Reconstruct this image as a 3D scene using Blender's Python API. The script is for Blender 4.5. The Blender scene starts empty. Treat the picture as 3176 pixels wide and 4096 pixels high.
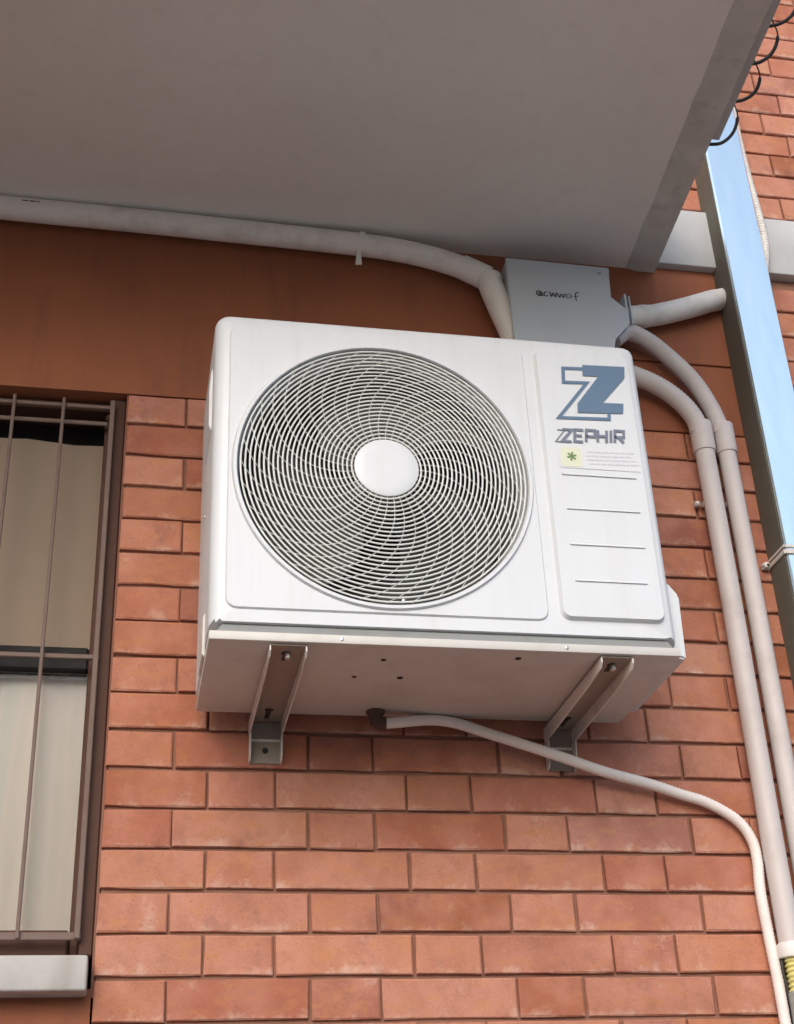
import bpy, bmesh, math, random
from mathutils import Vector, Matrix
random.seed(7)
scene = bpy.context.scene
COL = scene.collection
R = math.radians

# ------------------------------------------------------------------ camera
CAM = Vector((0.0300, -2.6067, -0.8769))
PITCH, YAW, ROLL = R(28.874), R(12.190), R(-2.765)
fwd = Vector((math.sin(YAW)*math.cos(PITCH), math.cos(YAW)*math.cos(PITCH), math.sin(PITCH)))
rt = Vector((math.cos(YAW), -math.sin(YAW), 0))
up = rt.cross(fwd)
r2 = rt*math.cos(ROLL) + up*math.sin(ROLL)
u2 = -rt*math.sin(ROLL) + up*math.cos(ROLL)
cd = bpy.data.cameras.new('camera')
cd.sensor_fit = 'HORIZONTAL'
cd.sensor_width = 36.0
cd.lens = 36.0*1.74967
cd.clip_start = 0.05
cd.clip_end = 2000
cam = bpy.data.objects.new('camera', cd)
M = Matrix((r2, u2, -fwd)).transposed().to_4x4()
M.translation = CAM
cam.matrix_world = M
COL.objects.link(cam)
scene.camera = cam

# ------------------------------------------------------------------ sky, sun, exposure
SUN_DIR = Vector((-0.38, -1.0, 0.62)).normalized()      # towards the sun
wd = bpy.data.worlds.new('World')
scene.world = wd
wd.use_nodes = True
nt = wd.node_tree
bg = nt.nodes['Background']
sky = nt.nodes.new('ShaderNodeTexSky')
sky.sky_type = 'NISHITA'
sky.sun_disc = False
sky.sun_elevation = math.asin(SUN_DIR.z)
sky.sun_rotation = math.atan2(SUN_DIR.x, SUN_DIR.y)
sky.air_density = 1.0
sky.dust_density = 2.0
nt.links.new(sky.outputs[0], bg.inputs[0])
bg.inputs[1].default_value = 0.12
sd = bpy.data.lights.new('sun', 'SUN')
sd.energy = 0.55
sd.angle = R(40)
sd.color = (1.0, 0.97, 0.94)
so = bpy.data.objects.new('sun', sd)
so.rotation_euler = SUN_DIR.to_track_quat('Z', 'Y').to_euler()
so.location = (-3, -8, 6)
COL.objects.link(so)
scene.view_settings.view_transform = 'Standard'
scene.view_settings.look = 'None'
scene.view_settings.gamma = 1.0
scene.view_settings.use_curve_mapping = False
scene.view_settings.exposure = 1.0

# ------------------------------------------------------------------ helpers
def tag(o, label=None, cat=None, group=None, kind=None):
    if label: o['label'] = label
    if cat: o['category'] = cat
    if group: o['group'] = group
    if kind: o['kind'] = kind
    return o

def empty(name, loc=(0, 0, 0), parent=None):
    o = bpy.data.objects.new(name, None)
    o.location = loc
    o.empty_display_size = 0.05
    COL.objects.link(o)
    if parent: setpar(o, parent)
    return o

bpy.context.view_layer.update()
def wmat(o):
    m = Matrix.LocRotScale(o.location, o.rotation_euler, o.scale)
    return (wmat(o.parent) @ o.matrix_parent_inverse @ m) if o.parent else m
def setpar(o, p):
    o.parent = p
    o.matrix_parent_inverse = wmat(p).inverted()

def obj(name, bm, mat, parent=None, smooth=None, label=None):
    bm.normal_update()
    me = bpy.data.meshes.new(name)
    bmesh.ops.recalc_face_normals(bm, faces=bm.faces[:])
    bm.to_mesh(me); bm.free()
    me.materials.append(mat)
    if smooth is not None:
        for p in me.polygons: p.use_smooth = True
        try: me.set_sharp_from_angle(angle=R(smooth))
        except Exception: pass
    o = bpy.data.objects.new(name, me)
    COL.objects.link(o)
    if parent: setpar(o, parent)
    if label: o['label'] = label
    return o

def NB(): return bmesh.new()

def box(bm, x0, x1, y0, y1, z0, z1, bev=0.0, seg=2):
    vs = [bm.verts.new((x, y, z)) for x in (x0, x1) for y in (y0, y1) for z in (z0, z1)]
    f = [(0, 1, 3, 2), (4, 6, 7, 5), (0, 4, 5, 1), (2, 3, 7, 6), (0, 2, 6, 4), (1, 5, 7, 3)]
    fs = [bm.faces.new([vs[i] for i in q]) for q in f]
    if bev > 0:
        es = list({e for q in fs for e in q.edges})
        bmesh.ops.bevel(bm, geom=es, offset=bev, segments=seg, profile=0.5, affect='EDGES')

def catmull(pts, n=10):
    P = [Vector(p) for p in pts]
    P = [P[0]*2-P[1]] + P + [P[-1]*2-P[-2]]
    out = []
    for i in range(1, len(P)-2):
        a, b, c, d = P[i-1:i+3]
        for k in range(n):
            t = k/n
            out.append(0.5*((2*b)+(c-a)*t+(2*a-5*b+4*c-d)*t*t+(3*b-a-3*c+d)*t**3))
    out.append(P[-2].copy())
    return out

def tube(bm, path, rad, seg=20, cap=True):
    """rad: number or function(index, arc length)"""
    path = [Vector(p) for p in path]
    n = len(path); L = 0; rings = []
    t0 = (path[1]-path[0]).normalized()
    ref = Vector((0, 0, 1)) if abs(t0.z) < 0.9 else Vector((0, 1, 0))
    nrm = t0.cross(ref).normalized()
    for i in range(n):
        t = (path[min(i+1, n-1)]-path[max(i-1, 0)]).normalized()
        nrm = (nrm - t*nrm.dot(t)).normalized()
        b = t.cross(nrm)
        if i: L += (path[i]-path[i-1]).length
        r = rad(i, L) if callable(rad) else rad
        rings.append([bm.verts.new(path[i] + (nrm*math.cos(a)+b*math.sin(a))*r) for a in [2*math.pi*k/seg for k in range(seg)]])
    for i in range(n-1):
        for k in range(seg):
            bm.faces.new((rings[i][k], rings[i][(k+1) % seg], rings[i+1][(k+1) % seg], rings[i+1][k]))
    if cap:
        bm.faces.new(rings[0][::-1]); bm.faces.new(rings[-1])

def resample(path, step):
    path = [Vector(p) for p in path]
    out = [path[0].copy()]; acc = 0
    for a, b in zip(path[:-1], path[1:]):
        d = (b-a).length
        if d == 0: continue
        t = step-acc
        while t <= d:
            out.append(a.lerp(b, t/d)); t += step
        acc = d-(t-step)
    return out

def prism(bm, poly, y0, y1):
    """polygon in x,z extruded along y"""
    a = [bm.verts.new((x, y0, z)) for x, z in poly]
    b = [bm.verts.new((x, y1, z)) for x, z in poly]
    n = len(poly)
    bm.faces.new(a); bm.faces.new(b[::-1])
    for i in range(n):
        bm.faces.new((a[i], b[i], b[(i+1) % n], a[(i+1) % n]))

def rrect(x0, x1, z0, z1, r, n=6):
    """rounded rectangle; r number or (bl, br, tr, tl)"""
    if not isinstance(r, tuple): r = (r,)*4
    out = []
    for (cx, cz, a0, rr) in ((x0+r[0], z0+r[0], 180, r[0]), (x1-r[1], z0+r[1], 270, r[1]), (x1-r[2], z1-r[2], 0, r[2]), (x0+r[3], z1-r[3], 90, r[3])):
        for k in range(n+1):
            a = R(a0+90*k/n)
            out.append((cx+rr*math.cos(a), cz+rr*math.sin(a)))
    return out

def ribbon(bm, pts, w, y, thick=0.0006):
    """flat stroke in the x,z plane printed at depth y, mitred"""
    P = [Vector((p[0], p[1])) for p in pts]
    n = len(P); L = []; Rr = []
    for i in range(n):
        d1 = (P[i]-P[i-1]).normalized() if i else None
        d2 = (P[i+1]-P[i]).normalized() if i < n-1 else None
        if d1 is None: d1 = d2
        if d2 is None: d2 = d1
        n1 = Vector((-d1.y, d1.x)); n2 = Vector((-d2.y, d2.x))
        m = (n1+n2)
        m = m.normalized() if m.length > 1e-4 else n1
        s = w/2/max(0.45, m.dot(n1))
        L.append(P[i]+m*s); Rr.append(P[i]-m*s)
    va = [bm.verts.new((p.x, y, p.y)) for p in L]
    vb = [bm.verts.new((p.x, y, p.y)) for p in Rr]
    for i in range(n-1):
        bm.faces.new((va[i], va[i+1], vb[i+1], vb[i]))

# ------------------------------------------------------------------ materials
class NT:
    def __init__(s, name):
        s.m = bpy.data.materials.new(name)
        s.m.use_nodes = True
        s.t = s.m.node_tree
        s.b = s.t.nodes['Principled BSDF']
        s.tc = s.t.nodes.new('ShaderNodeTexCoord')
        s.geo = s.t.nodes.new('ShaderNodeNewGeometry')
    def n(s, typ, **kw):
        nd = s.t.nodes.new(typ)
        for k, v in kw.items(): setattr(nd, k, v)
        return nd
    def link(s, a, b): s.t.links.new(a, b)
    def noise(s, scale, detail=4, rough=0.55, vec=None, stretch=None):
        nd = s.n('ShaderNodeTexNoise')
        nd.inputs['Scale'].default_value = scale
        nd.inputs['Detail'].default_value = detail
        nd.inputs['Roughness'].default_value = rough
        v = vec or s.geo.outputs['Position']
        if stretch:
            mp = s.n('ShaderNodeMapping')
            mp.inputs['Scale'].default_value = stretch
            s.link(v, mp.inputs[0]); v = mp.outputs[0]
        s.link(v, nd.inputs['Vector'])
        return nd.outputs['Fac']
    def ramp(s, fac, stops):
        nd = s.n('ShaderNodeValToRGB')
        el = nd.color_ramp.elements
        while len(el) < len(stops): el.new(0.5)
        for e, (p, c) in zip(el, stops):
            e.position = p
            e.color = (*c, 1) if not isinstance(c, (int, float)) else (c, c, c, 1)
        s.link(fac, nd.inputs[0])
        return nd.outputs[0]
    def mix(s, fac, a, b, mode='MIX'):
        nd = s.n('ShaderNodeMix', data_type='RGBA', blend_type=mode)
        for sock, v in ((0, fac), (6, a), (7, b)):
            if isinstance(v, (int, float)): nd.inputs[sock].default_value = v
            elif isinstance(v, tuple): nd.inputs[sock].default_value = (*v, 1)
            else: s.link(v, nd.inputs[sock])
        return nd.outputs[2]
    def color(s, c):
        if isinstance(c, tuple): s.b.inputs['Base Color'].default_value = (*c, 1)
        else: s.link(c, s.b.inputs['Base Color'])
    def rough(s, v):
        if isinstance(v, (int, float)): s.b.inputs['Roughness'].default_value = v
        else: s.link(v, s.b.inputs['Roughness'])
    def bump(s, h, strength=0.3, dist=0.002):
        nd = s.n('ShaderNodeBump')
        nd.inputs['Strength'].default_value = strength
        nd.inputs['Distance'].default_value = dist
        s.link(h, nd.inputs['Height'])
        s.link(nd.outputs[0], s.b.inputs['Normal'])

def mat_brick():
    k = NT('brick_clay')
    oi = k.n('ShaderNodeObjectInfo')
    base = k.ramp(oi.outputs['Random'], [(0.0, (.36, .135, .075)), (.14, (.48, .205, .135)), (.28, (.40, .145, .085)), (.42, (.52, .245, .165)), (.56, (.43, .155, .10)), (.70, (.33, .13, .095)), (.84, (.50, .20, .105)), (1.0, (.46, .21, .15))])
    # a second, independent shift per brick
    mp = k.n('ShaderNodeVectorMath', operation='SCALE'); mp.inputs['Scale'].default_value = 60
    cb = k.n('ShaderNodeCombineXYZ')
    for i in range(3): k.link(oi.outputs['Random'], cb.inputs[i])
    k.link(cb.outputs[0], mp.inputs[0])
    ad = k.n('ShaderNodeVectorMath', operation='ADD')
    k.link(mp.outputs[0], ad.inputs[0]); k.link(k.tc.outputs['Object'], ad.inputs[1])
    V = ad.outputs[0]
    big = k.noise(11, 3, .5, V)
    c = k.mix(k.ramp(big, [(.40, 0.0), (.68, .7)]), base, (.56, .255, .185))
    mott = k.noise(30, 6, .66, V)
    c = k.mix(k.ramp(mott, [(.34, .42), (.56, 0.0)]), c, (.36, .14, .088))
    or_ = k.noise(19, 4, .6, V, (1, 1, 2.2))
    c = k.mix(k.ramp(or_, [(.52, 0.0), (.70, .6)]), c, (.50, .215, .095))
    fine = k.noise(190, 5, .72, V)
    c = k.mix(k.ramp(fine, [(.58, 0.0), (.75, .4)]), c, (.60, .38, .28))
    pit = k.noise(330, 3, .6, V)
    c = k.mix(k.ramp(pit, [(.28, .7), (.38, 0.0)]), c, (.16, .06, .04))
    # lime bloom, strongest along the lower edge of a brick
    sx = k.n('ShaderNodeSeparateXYZ'); k.link(k.tc.outputs['Object'], sx.inputs[0])
    mr = k.n('ShaderNodeMapRange'); k.link(sx.outputs[2], mr.inputs[0])
    mr.inputs[1].default_value = 0.0; mr.inputs[2].default_value = .022; mr.inputs[3].default_value = .16; mr.inputs[4].default_value = 0.0
    bl = k.noise(17, 7, .72, V)
    sm = k.n('ShaderNodeMath', operation='ADD'); k.link(bl, sm.inputs[0]); k.link(mr.outputs[0], sm.inputs[1])
    c = k.mix(k.ramp(sm.outputs[0], [(.61, 0.0), (.78, .55)]), c, (.66, .46, .37))
    dk = k.noise(9, 7, .7)
    c = k.mix(k.ramp(dk, [(.30, .5), (.44, 0.0)]), c, (.21, .10, .085))
    # overall tone of each brick
    m1 = k.n('ShaderNodeMath', operation='MULTIPLY'); m1.inputs[1].default_value = 7.313; k.link(oi.outputs['Random'], m1.inputs[0])
    m2 = k.n('ShaderNodeMath', operation='FRACT'); k.link(m1.outputs[0], m2.inputs[0])
    tone = k.ramp(m2.outputs[0], [(0.0, (.90, .86, .83)), (.3, (1.03, 1.01, .99)), (.55, (1.10, 1.14, 1.15)), (.8, (.97, .92, .88)), (1.0, (1.13, 1.24, 1.30))])
    c = k.mix(1.0, c, tone, 'MULTIPLY')
    k.color(c)
    k.rough(.88)
    k.b.inputs['Specular IOR Level'].default_value = .2
    h = k.mix(.5, k.noise(150, 6, .7, V), k.noise(40, 5, .65, V))
    k.bump(h, .7, .004)
    return k.m

def mat_mortar():
    k = NT('mortar')
    c = k.mix(k.noise(30, 6), (.21, .095, .062), (.36, .185, .125))
    k.color(c); k.rough(.95)
    k.bump(k.noise(200, 6, .7), .6, .003)
    return k.m

def mat_plaster(name, c1, c2, sc=5, rough=.85, bump=.25, streak=.25, cs=(.2, .18, .16)):
    k = NT(name)
    c = k.mix(k.ramp(k.noise(sc, 5), [(.35, 0.0), (.68, 1.0)]), c1, c2)
    st = k.noise(6, 5, .6, stretch=(3.0, 3.0, .5))
    c = k.mix(k.ramp(st, [(.52, 0.0), (.75, streak)]), c, cs)
    c = k.mix(k.ramp(k.noise(sc*16, 5, .7), [(.6, 0.0), (.8, .2)]), c, cs)
    k.color(c); k.rough(rough)
    k.bump(k.mix(.4, k.noise(120, 5, .65), k.noise(18, 4)), bump, .003)
    return k.m

def mat_paint(name, c, rough=.4, dirt=.15, dirtc=(.45, .40, .33), sc=7, metal=0.0, spec=.5):
    k = NT(name)
    n = k.ramp(k.noise(sc, 7, .65), [(.5, 0.0), (.78, dirt)])
    cc = k.mix(n, c, dirtc)
    cc = k.mix(k.ramp(k.noise(sc*9, 5, .7), [(.62, 0.0), (.8, dirt*.6)]), cc, dirtc)
    k.color(cc)
    k.rough(k.ramp(k.noise(sc*2, 4), [(.3, max(0, rough-.07)), (.7, rough+.1)]))
    k.b.inputs['Metallic'].default_value = metal
    k.b.inputs['Specular IOR Level'].default_value = spec
    return k.m

BRICK = mat_brick()
MORTAR = mat_mortar()
RENDER = mat_plaster('terracotta_render', (.34, .112, .048), (.27, .087, .040), 3, .8, .5, .45, (.16, .058, .036))
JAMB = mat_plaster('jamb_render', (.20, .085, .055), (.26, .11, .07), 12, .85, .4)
SOFFIT = mat_plaster('soffit_paint', (.85, .81, .755), (.79, .75, .70), 1.5, .9, .2, .22, (.62, .57, .51))
EDGEC = mat_plaster('edge_cement', (.64, .615, .565), (.54, .515, .475), 9, .92, .6, .5, (.30, .28, .25))
CONC = mat_plaster('band_concrete', (.50, .505, .50), (.43, .43, .43), 6, .9, .4, .35, (.36, .34, .31))
MARBLE = mat_plaster('sill_marble', (.51, .485, .455), (.44, .415, .39), 16, .7, .6, .6, (.29, .245, .21))
def mat_enamel():
    k = NT('white_enamel')
    st = k.noise(26, 5, .6, stretch=(1.6, 1.6, .10))
    c = k.mix(k.ramp(st, [(.50, 0.0), (.80, .22)]), (.69, .71, .73), (.52, .49, .43))
    c = k.mix(k.ramp(k.noise(5, 6, .62), [(.48, 0.0), (.75, .25)]), c, (.62, .60, .55))
    c = k.mix(k.ramp(k.noise(85, 5, .75), [(.66, 0.0), (.80, .35)]), c, (.45, .41, .35))
    k.color(c)
    k.rough(k.ramp(k.noise(12, 5), [(.3, .30), (.7, .48)]))
    k.bump(k.noise(3.5, 2), .12, .01)
    return k.m
WHITE = mat_enamel()
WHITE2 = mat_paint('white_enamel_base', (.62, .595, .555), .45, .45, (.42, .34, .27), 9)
GRILLE = mat_paint('grille_coating', (.71, .72, .69), .4, .35, (.46, .44, .35), 14)
DARKIN = mat_paint('dark_interior', (.045, .047, .043), .7, .3, (.05, .05, .045), 20)
BLADE = mat_paint('fan_plastic', (.165, .172, .16), .45, .4, (.32, .31, .20), 9)
COIL = mat_paint('coil_fins', (.10, .105, .10), .45, .3, (.05, .05, .05), 30, .6)
PVC = mat_paint('conduit_plastic', (.61, .545, .52), .5, .45, (.38, .32, .28), 9)
PVCW = mat_paint('white_clip_plastic', (.78, .75, .71), .45, .15)
PVCG = mat_paint('grey_conduit', (.84, .79, .735), .5, .6, (.46, .40, .34), 12)
HOSE = mat_paint('hose_plastic', (.86, .78, .73), .5, .3, (.56, .47, .41), 16)
BOXG = mat_paint('box_plastic', (.52, .55, .58), .42, .25, (.42, .43, .42), 6)
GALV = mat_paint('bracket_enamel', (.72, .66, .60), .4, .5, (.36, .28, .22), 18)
WEBSHADE = mat_paint('bracket_web_shade', (.30, .25, .21), .55, .6, (.26, .20, .16), 22)  # web darkened in its colour to carry the shade under the unit
STEEL = mat_paint('bolt_steel', (.62, .60, .58), .3, .3, (.3, .25, .2), 40, .9)
RUBBER = mat_paint('black_rubber', (.02, .019, .018), .6, .3, (.06, .05, .045), 30)
RUSTY = mat_paint('rusty_fitting', (.085, .042, .030), .7, .5, (.15, .075, .05), 60)
CABLE = mat_paint('black_cable', (.028, .022, .02), .45, .4, (.07, .06, .055), 30)
IRON = mat_paint('grille_iron', (.18, .125, .105), .6, .6, (.15, .075, .05), 24, 0, .25)
WOOD = mat_paint('brown_frame', (.085, .040, .028), .6, .4, (.13, .07, .05), 18, 0, .2)
BLACK = mat_paint('black_gap', (.012, .010, .010), .8, .2, (.03, .025, .02), 20)
YEL = mat_paint('yellow_plastic', (.72, .64, .24), .45, .25, (.55, .50, .25), 30)
GREYP = mat_paint('grey_plastic', (.30, .30, .27), .5, .3, (.2, .19, .17), 20)
def mat_zinc():
    k = NT('bright_zinc')
    k.color(k.mix(k.noise(5, 4, .6, stretch=(6, 6, .4)), (.80, .92, .92), (.86, .97, .955)))
    k.rough(.24)
    k.b.inputs['Metallic'].default_value = 1.0
    k.bump(k.noise(4, 2, .5, stretch=(2.5, 2.5, .6)), .10, .02)
    return k.m
ZINC = mat_zinc()
SIDESHADE = mat_paint('duct_side_shade', (.155, .14, .112), .8, .5, (.22, .205, .16), 6, 0, .15)  # dark colour stands in for shade on the duct's left face
LEDGESHADE = mat_paint('ledge_shade_grey', (.27, .28, .275), .7, .4, (.20, .19, .17), 12)  # grey stands in for shade under the casing's front ledge
INKB = mat_paint('ink_blue', (.105, .175, .27), .5, .2, (.17, .26, .36), 25)
INKG = mat_paint('ink_grey', (.17, .19, .25), .5, .2, (.2, .22, .26), 40)
INKL = mat_paint('ink_pale', (.60, .60, .66), .5, .2, (.7, .7, .72), 40)
LABEL = mat_paint('label_pale', (.70, .71, .735), .45, .1)
ECOY = mat_paint('label_yellow', (.70, .72, .54), .5, .4, (.70, .71, .64), 60)
ECOG = mat_paint('label_green', (.16, .24, .08), .5, .3, (.3, .35, .18), 80)
MARK = mat_paint('marker_ink', (.035, .035, .04), .6, .7, (.20, .21, .22), 90)
HOLE = mat_paint('hole_shade', (.02, .016, .013), .8, .1)

def mat_blind():
    k = NT('taupe_blind')
    c = k.mix(k.ramp(k.noise(3, 4, .5, stretch=(4, 4, .8)), [(.35, 0.0), (.7, 1.0)]), (.27, .195, .145), (.235, .185, .13))
    c = k.mix(k.ramp(k.noise(26, 6, .7), [(.62, 0.0), (.8, .3)]), c, (.25, .18, .13))
    k.color(c); k.rough(.8)
    return k.m
def mat_curtain():
    k = NT('cream_curtain')
    n = k.noise(7, 3, .5, stretch=(3, 3, .35))
    c = k.ramp(n, [(.3, (.40, .345, .275)), (.5, (.45, .375, .315)), (.7, (.375, .36, .30))])
    k.color(c); k.rough(.85)
    k.bump(k.noise(300, 4, .6), .2, .001)
    return k.m
BLIND = mat_blind(); CURTAIN = mat_curtain()
def mat_glass():
    k = NT('window_glass')
    t = k.t
    tr = k.n('ShaderNodeBsdfTransparent'); gl = k.n('ShaderNodeBsdfGlossy')
    tr.inputs[0].default_value = (.95, .95, .94, 1)
    gl.inputs['Roughness'].default_value = .22
    fr = k.n('ShaderNodeFresnel'); fr.inputs[0].default_value = 1.4
    mx = k.n('ShaderNodeMixShader')
    k.link(fr.outputs[0], mx.inputs[0]); k.link(tr.outputs[0], mx.inputs[1]); k.link(gl.outputs[0], mx.inputs[2])
    k.link(mx.outputs[0], t.nodes['Material Output'].inputs[0])
    return k.m
GLASS = mat_glass()
def mat_ground():
    k = NT('pavement')
    c = k.mix(k.noise(.6, 5), (.175, .162, .143), (.21, .192, .17))
    c = k.mix(k.ramp(k.noise(40, 6, .7), [(.5, 0.0), (.8, .5)]), c, (.05, .045, .04))
    k.color(c); k.rough(.9)
    k.bump(k.noise(60, 5), .4, .01)
    return k.m
GROUND = mat_ground()

# ------------------------------------------------------------------ ground
GZ = -2.48
bm = NB(); s = 400
vs = [bm.verts.new(p) for p in ((-s, -s, GZ), (s, -s, GZ), (s, s, GZ), (-s, s, GZ))]
bm.faces.new(vs)
tag(obj('pavement', bm, GROUND), kind='structure')

# unseen ridge added all round to block low light from the horizon
bm = NB(); n = 120; rows = []; hr = random.Random(5)
hh = [13+3.5*math.sin(i*.21)+2.5*math.sin(i*.53+1)+hr.uniform(-.7, .7) for i in range(n)]
for rad_, f_ in ((70, 0), (84, .75), (100, 1), (150, 1.1)):
    rows.append([bm.verts.new((math.cos(2*math.pi*i/n)*rad_, math.sin(2*math.pi*i/n)*rad_, GZ-.3+f_*hh[i])) for i in range(n)])
for A_, B_ in zip(rows[:-1], rows[1:]):
    for i in range(n): bm.faces.new((A_[i], A_[(i+1) % n], B_[(i+1) % n], B_[i]))
tag(obj('horizon_blocker', bm, mat_plaster('blocker_scrub', (.07, .085, .04), (.10, .10, .055), .2, .95, .5, .2, (.05, .06, .03)), None, smooth=60), kind='structure')

# ------------------------------------------------------------------ the building
CH = 0.0777                 # course height
SOF = 1.34                  # underside of the balcony
ZL = 11*CH                  # 0.855 lower edge of the rendered band above the window
BX1 = 3.2                   # right end of the wall
WX0 = -1.00                 # window opening
WZ0, WZ1 = -0.345, ZL
bld = empty('brick_building', (0.4, 0, GZ))
tag(bld, 'red brick apartment building with rendered band, barred window and balcony slab', 'building')

# backing wall (mortar plane 9 mm behind the brick faces), window opening left free
MY = 0.0085
bm = NB()
box(bm, 0.004, BX1, MY, .30, GZ, 2.9)
obj('wall', bm, MORTAR, bld)
bm = NB()
box(bm, -3.2, 0.0, .010, .30, GZ, WZ0-.06)
obj('wall_panel', bm, RENDER, bld, label='smooth terracotta render below the window sill')
bm = NB()
box(bm, -3.2, WX0, .010, .30, WZ0-.06, ZL+.001)
obj('wall_panel', bm, RENDER, bld)
# rendered band over window and behind the unit
bm = NB()
xs = [-3.2]+[i*.1 for i in range(-14, 15)]+[1.49]
GRZ = 1.055
box(bm, -3.2, 1.10, .001, .06, ZL+.001, SOF+.012)
for (a, b) in ((ZL+.001, GRZ-.003), (GRZ+.003, SOF+.012)):
    box(bm, 1.1002, 1.465, .001, .06, a, b, .0015, 1)
box(bm, 1.1002, 1.465, .007, .06, GRZ-.004, GRZ+.004)
obj('render_band', bm, RENDER, bld, smooth=30)
bm = NB()
box(bm, -3.2, 0.003, .02, .30, 1.35, 2.9)
obj('wall_panel', bm, RENDER, bld)

# concrete string course at slab level
bm = NB()
box(bm, 1.2, BX1, -.022, .02, 1.349, 1.535, .006, 2)
obj('concrete_band', bm, CONC, bld, smooth=30)

# ---- bricks
def brick_mesh(L, Hh, seed):
    rnd = random.Random(seed)
    bm = NB()
    nx = 4 if L > .15 else 3
    xs = [i/(nx-1) for i in range(nx)]
    d = .022; bv = .0022
    def ring(inset, y, jit):
        pts = [(inset+(L-2*inset)*t, inset) for t in xs] + [(inset+(L-2*inset)*t, Hh-inset) for t in reversed(xs)]
        return [bm.verts.new((x+rnd.uniform(-jit, jit), y+rnd.uniform(-jit, jit)*.35, z+rnd.uniform(-jit, jit))) for x, z in pts]
    fr = ring(bv*1.1, 0, .0009)
    sd_ = ring(0, bv, .0011)
    bk = ring(0, d, 0)
    n = len(fr)
    for a, b in ((fr, sd_), (sd_, bk)):
        for i in range(n):
            bm.faces.new((a[i], b[i], b[(i+1) % n], a[(i+1) % n]))
    for i in range(nx-1):
        bm.faces.new((fr[i], fr[i+1], fr[n-2-i], fr[n-1-i]))
    bmesh.ops.recalc_face_normals(bm, faces=bm.faces[:])
    me = bpy.data.meshes.new('brick')
    bm.to_mesh(me); bm.free()
    me.materials.append(BRICK)
    for p in me.polygons: p.use_smooth = False
    return me
JT = .0075; JH = .0058
MESH = {}
def get_mesh(L):
    key = round(L, 3)
    if key not in MESH:
        MESH[key] = [brick_mesh(L-JH, CH-JT, hash((key, i)) & 0xffff) for i in range(5 if key in (.26, .13) else 3)]
    return MESH[key]
brnd = random.Random(11)
nb = 0
def lay(x, L, j, xmin, xmax):
    global nb
    a, b = max(x, xmin), min(x+L, xmax)
    if b-a < .03: return
    me = brnd.choice(get_mesh(b-a))
    o = bpy.data.objects.new('brick', me)
    o.location = (a+JH/2+brnd.uniform(-.0012, .0012) , brnd.uniform(-.0024, .0016), j*CH+JT/2+brnd.uniform(-.0007, .0007))
    o.rotation_euler = (brnd.uniform(-.008, .006), brnd.uniform(-.003, .003), brnd.uniform(-.005, .005))
    COL.objects.link(o)
    o.parent = bld
    o.matrix_parent_inverse = BINV
    nb += 1
BINV = wmat(bld).inverted()
def course(j, xmin, xmax):
    x = 0.0
    items = []
    if j % 2 == 0:
        while x < xmax:
            items.append((x, .13)); items.append((x+.13, .26)); x += .39
    else:
        items.append((0, .195)); x = .195
        while x < xmax:
            items.append((x, .13)); items.append((x+.13, .26)); x += .39
    for (a, L) in items:
        if a+L > xmin and a < xmax: lay(a, L, j, xmin, xmax)
for j in range(-8, 11):
    course(j, 0.0, 1.82)
for j in range(11, 17):
    course(j, 1.47, 1.82)
for j in range(20, 32):
    course(j, 1.17, 1.95)

# ---- balcony slab
EX0, EX1 = 1.288, 1.224      # slab edge x at the wall and at y = -0.853 (the edge runs slightly askew)
def edge_x(y): return EX0 + (EX1-EX0)*(-y/.853)
YF = -1.25
bm = NB()
poly = [(-3.2, 0.02), (edge_x(0.02), 0.02), (edge_x(YF), YF), (-3.2, YF)]
nseg = 1
lo = [bm.verts.new((x, y, SOF)) for x, y in poly]
hi = [bm.verts.new((x, y, 1.548)) for x, y in poly]
bm.faces.new(lo); bm.faces.new(hi[::-1])
for i in range(4): bm.faces.new((lo[i], hi[i], hi[(i+1) % 4], lo[(i+1) % 4]))
bmesh.ops.bevel(bm, geom=[e for e in bm.edges if all(v.co.z < SOF+.01 for v in e.verts) and all(v.co.x > 0 for v in e.verts)], offset=.006, segments=2, affect='EDGES')
slab = obj('balcony_slab', bm, SOFFIT, bld, smooth=30)
# bare cement margin along the edge, a little proud of the paint
def strip(name, off0, off1, y0, y1, z0, z1, mat, wob=0.0, seed=1, inner=.006):
    bm = NB(); rnd = random.Random(seed)
    n = 26; rows = []
    for i in range(n+1):
        y = y0+(y1-y0)*i/n
        a = edge_x(y)+off0+rnd.uniform(-wob, wob); b = edge_x(y)+off1
        dz = rnd.uniform(-wob, wob)*.4
        rows.append([bm.verts.new(p) for p in ((a-inner, y, SOF+.0006 if inner > .01 else z1), (a+.002, y, z0+dz), (b, y, z0+dz*.5), (b, y, z1))])
    for i in range(n):
        for k in range(4):
            bm.faces.new((rows[i][k], rows[i][(k+1) % 4], rows[i+1][(k+1) % 4], rows[i+1][k]))
    bm.faces.new(rows[0]); bm.faces.new(rows[-1][::-1])
    return obj(name, bm, mat, slab, smooth=40)
strip('edge_margin', -.048, .002, -.001, YF+.01, SOF-.009, SOF+.004, EDGEC, .0022, 3, .026)
strip('edge_lip', .003, .026, -.46, YF+.01, SOF+.004, SOF+.04, CONC, .0015, 5)

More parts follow.
